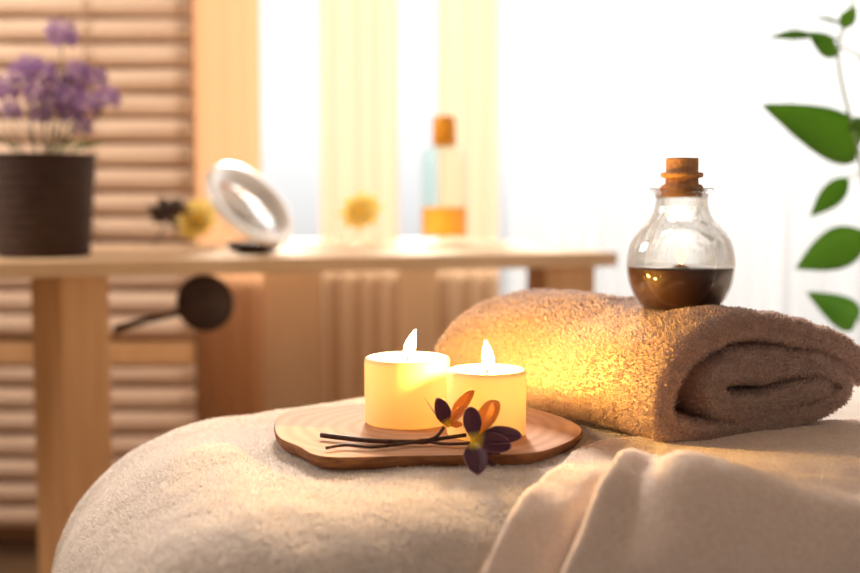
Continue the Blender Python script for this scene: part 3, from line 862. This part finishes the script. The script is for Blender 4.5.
f = [(a * n + i, a * n + (i + 1) % n, (a + 1) * n + (i + 1) % n, (a + 1) * n + i) for a in range(2) for i in range(n)] + [tuple(reversed(range(n))), tuple(range(2 * n, 3 * n))]
MB().add(v, f).build('sawn_face', M_board, board, smooth=False)

# ------------------------------------------------------------------ candles
def candle(name, x, y, R, H, label, power, lean):
    root = empty(name, (x, y, BT + .0004), 0, label, 'candle', 'lit pillar candles on the board')
    rec = 0.006
    prof = [(0, 0), (R - .002, 0), (R - .0005, .001), (R, .003), (R, H - .003), (R - .0008, H - .0008), (R - .003, H), (R - .006, H - .0015), (R - .009, H - rec), (R * .3, H - rec - .001), (0, H - rec - .001)]
    MB().lathe(prof, 72, wob=lambda a, z: 1 + .004 * math.sin(3 * a + z * 60)).build('wax_body', M_wax, root)
    MB().tube([(0, 0, H - rec - .001), (.0005, 0, H - rec + .004), (.0015, 0, H - rec + .009)], .0009, 8).build('wick', M_wick, root)
    fh = 0.0255
    fp_ = [(0, 0), (.0030, .002), (.0052, .006), (.0056, .010), (.0045, .0155), (.0026, .021), (.0011, .025), (0, fh)]
    m = MB().lathe(fp_, 24)
    m.v = [Vector((v.x + lean * (v.z / fh) ** 2 * .006 + .0015, v.y, v.z + H - rec + .005)) for v in m.v]
    m.build('flame', M_flame, root)
    a = add_light('flame_light', 'POINT', (x + .001, y, BT + H + .016), power, (1.0, 0.54, 0.08), shadow_soft_size=0.006)
    b = add_light('wax_glow', 'POINT', (x, y, BT + H - .012), 0.085, (1.0, 0.62, 0.11), shadow_soft_size=0.006)  # extra lamp set inside the wax so its sides glow
    return root
y1 = 1.055; R1 = 43 / FPX * y1; 
c1 = candle('pillar_candle', (407 - 430) / FPX * y1, y1, R1, .0588, 'wider lit candle, left of the pair, behind the dark twig', 2.4, 1)
y2 = 1.0; R2 = 40 / FPX * y2
c2 = candle('pillar_candle', (487 - 430) / FPX * y2, y2, R2, .0562, 'narrower lit candle, right of the pair, beside the rolled towel', 3.4, -.4)

# ------------------------------------------------------------------ oil flask
fy = 1.10; fs = fy / FPX
fbz = CZ - (310 - 190) * fs - .0008
flask = empty('oil_flask', ((680.9 - 430) * fs, fy, fbz), 0, 'round glass flask of dark oil with a cork, on the rolled towel', 'flask')
Z = lambda py: (310 - py) * fs
R_ = lambda w_: w_ / 2 * fs
op_ = [(0, 0), (R_(60), 0), (R_(72), .002), (R_(84), Z(302)), (R_(97), Z(290)), (R_(104), Z(278)), (R_(107), Z(264)), (R_(105), Z(252)), (R_(97), Z(239)), (R_(82), Z(228)), (R_(66), Z(220)), (R_(57), Z(213)), (R_(52), Z(205)), (R_(51), Z(198)), (R_(54), Z(193)), (R_(62), Z(190)), (R_(65), Z(188.5)), (R_(63), Z(187))]
osp = spline(op_[1:], 4)
th = 0.0018
ip_ = [(max(r - th * (1.0 if z > .004 else .8), 0), max(z, .003)) for r, z in op_[2:-2]]
ip_[-1] = (R_(44), Z(190)); ip_.append((R_(45), Z(187.3)))
isp = spline(ip_, 4)
prof = [(0, 0)] + [tuple(p) for p in osp] + [tuple(p) for p in reversed(isp)] + [(0, .003)]
MB().lathe(prof, 96).build('glass_body', M_glass, flask)
zl = Z(266)
lq = [(0, .0032)] + [(max(r - .0003, .001), z + .0002) for r, z in [tuple(p) for p in isp] if z < zl - .0005]
rl = lq[-1][0] + .0001
lq += [(rl, zl), (0, zl)]
MB().lathe(lq, 96).build('oil', M_liquid, flask)
# cork with its brim
MB().lathe([(0, Z(196)), (R_(40), Z(196)), (R_(43), Z(188)), (R_(40), Z(184.5)), (R_(33), Z(183)), (R_(32), Z(177.5)), (R_(41), Z(176.3)), (R_(42), Z(174)), (R_(41), Z(172)), (R_(32), Z(171.5)), (R_(32), Z(159)), (R_(31), Z(157.5)), (0, Z(157))], 48).build('cork', M_cork, flask)
# floating wick and its flame
MB().lathe([(0, zl + .0003), (.0060, zl + .0003), (.0065, zl + .0012), (.0055, zl + .0018), (0, zl + .0018)], 24, c=(0, 0, 0)).build('float_disc', M_cork, flask)
MB().tube([(0, 0, zl + .0018), (0, 0, zl + .0045)], .0007, 6).build('wick', M_wick, flask)
m = MB().lathe([(0, 0), (.0028, .0025), (.0045, .007), (.0042, .011), (.0026, .016), (.0010, .020), (0, .0225)], 20)
m.v = [v + Vector((0.0004, 0, zl + .0022)) for v in m.v]
m.build('flame', M_flame_small, flask)

# ------------------------------------------------------------------ flower sprig on the board
fyy = 0.93
sprig = empty('flower_sprig', on_z(430, 446, BT), 0, 'dark twig with purple petals, some coloured as if backlit, lying across the board', 'flower sprig')
so = sprig.location
def S(px, py, y=fyy): return W(px, py, y) - so
tw = MB()
def on_b(px, py, lift): return on_z(px, py, BT + lift) - so
main = [on_b(321, 435, .004), on_b(345, 438, .0035), on_b(375, 441, .003), on_b(412, 442, .0035), on_b(428, 441, .004)]
MB().tube(spline([tuple(p) for p in main], 5), [.0022] * 8 + [.0019] * 9 + [.0024] * 4, 8).build('stem', M_stem, sprig)
MB().tube(spline([tuple(p) for p in [on_b(326, 448, .003), on_b(345, 445, .0035), on_b(372, 447, .003), on_b(400, 444, .003), on_b(426, 441, .004)]], 5), .0014, 8).build('stem', M_stem, sprig)
MB().tube(spline([tuple(p) for p in [on_b(426, 441, .004), S(437, 436, .955), S(444, 427, .955)]], 5), .0014, 8).build('stem', M_stem, sprig)
MB().tube(spline([tuple(p) for p in [on_b(426, 441, .004), S(445, 438, .955), S(466, 435, .95)]], 5), .0016, 8).build('stem', M_stem, sprig)
MB().tube(spline([tuple(p) for p in [on_b(426, 441, .004), S(445, 444, .95), S(474, 443, .945)]], 5), .0013, 8).build('stem', M_stem, sprig)

def petal(root, b, t, wpx, mt, nrm=(0, -1, .2), cup=.22, y0=fyy, y1=fyy, bend=0.0):
    B, T = W(b[0], b[1], y0) - so, W(t[0], t[1], y1) - so
    d_ = T - B; L = d_.length; d_.normalize(); sd = d_.cross(Vector(nrm)).normalized(); up = sd.cross(d_); up = up if up.y < 0 else -up
    wd_ = wpx * fyy / FPX; along = []
    nu, nv = 16, 10
    def fn(u, v):
        k = (v - .5) * 2; wd = math.sqrt(max(0, 1 - abs(2 * min(1, u * .99 + .005) ** .85 - 1) ** 2.4)) * (.45 + .55 * min(1, u / .45)) + .01
        return B + d_ * L * u + sd * k * wd_ / 2 * wd + up * (cup * wd_ * k * k * wd + bend * L * math.sin(math.pi * u)) + up * .0006 * math.sin(k * 9)* u
    m = MB().grid(fn, nu, nv, .0005)
    o = m.build('petal', mt, root)
    al = []
    for i in range(nu + 1):
        for j in range(nv + 1):
            k = abs(j / nv - .5) * 2; u = i / nu
            al.append(1.0 if (k > .97 or u > .985) and u > .25 else min(u, .92))
    at = o.data.attributes.new('along', 'FLOAT', 'POINT'); at.data.foreach_set('value', al + al)
    return o

fA = link_mesh('blossom_heart', *(lambda m: (m.v, m.f))(MB().lathe([(0, -.003), (.0026, -.0015), (.003, .0005), (.0018, .003), (0, .0038)], 16, c=S(448, 424, .955))), M_yelcore, sprig)
petal(fA, (447, 425), (437, 398), 17, M_petal_p, y0=.955, y1=.945, nrm=(.15, -1, .3))
petal(fA, (450, 424), (474, 391), 15, M_petal_backlit, y0=.956, y1=.962, nrm=(-.6, -1, .3), cup=.35)
petal(fA, (450, 424), (468, 407), 12, M_petal_backlit, y0=.955, y1=.950, nrm=(-.2, -1, .9), cup=.35)
petal(fA, (450, 425), (462, 424), 7, M_petal_backlit, y0=.955, y1=.955)
fB = link_mesh('blossom_heart', *(lambda m: (m.v, m.f))(MB().lathe([(0, -.003), (.003, -.0015), (.0034, .0005), (.002, .003), (0, .004)], 16, c=S(474, 441, .922))), M_yelcore, sprig)
petal(fB, (477, 436), (497, 401), 21, M_petal_backlit, y0=.930, y1=.945, nrm=(-.3, -1, .2), cup=.3)
petal(fB, (480, 435), (492, 404), 10, M_petal_backlit, y0=.929, y1=.920, nrm=(.9, -1, .2), cup=.3)
petal(fB, (474, 440), (470, 407), 19, M_petal_p, y0=.920, y1=.930, nrm=(.1, -1, 0))
petal(fB, (476, 439), (522, 436), 19, M_petal_p, y0=.924, y1=.920, nrm=(.1, -1, .5), bend=.12)
petal(fB, (476, 441), (511, 447), 20, M_petal_p, y0=.920, y1=.915, nrm=(.1, -1, .4), bend=.10)
petal(fB, (476, 443), (504, 467), 17, M_petal_p, y0=.920, y1=.930, nrm=(.1, -1, .1))
petal(fB, (473, 443), (478, 475), 24, M_petal_p, y0=.912, y1=.886, nrm=(.05, -1, .1))
# tiny pale bud tip left of the first blossom
MB().tube([S(446, 425, .956), S(436, 409 + 6, .958), S(425, 398, .96)], [.0008, .0008, .0005], 6).build('filament', M_paper, sprig)
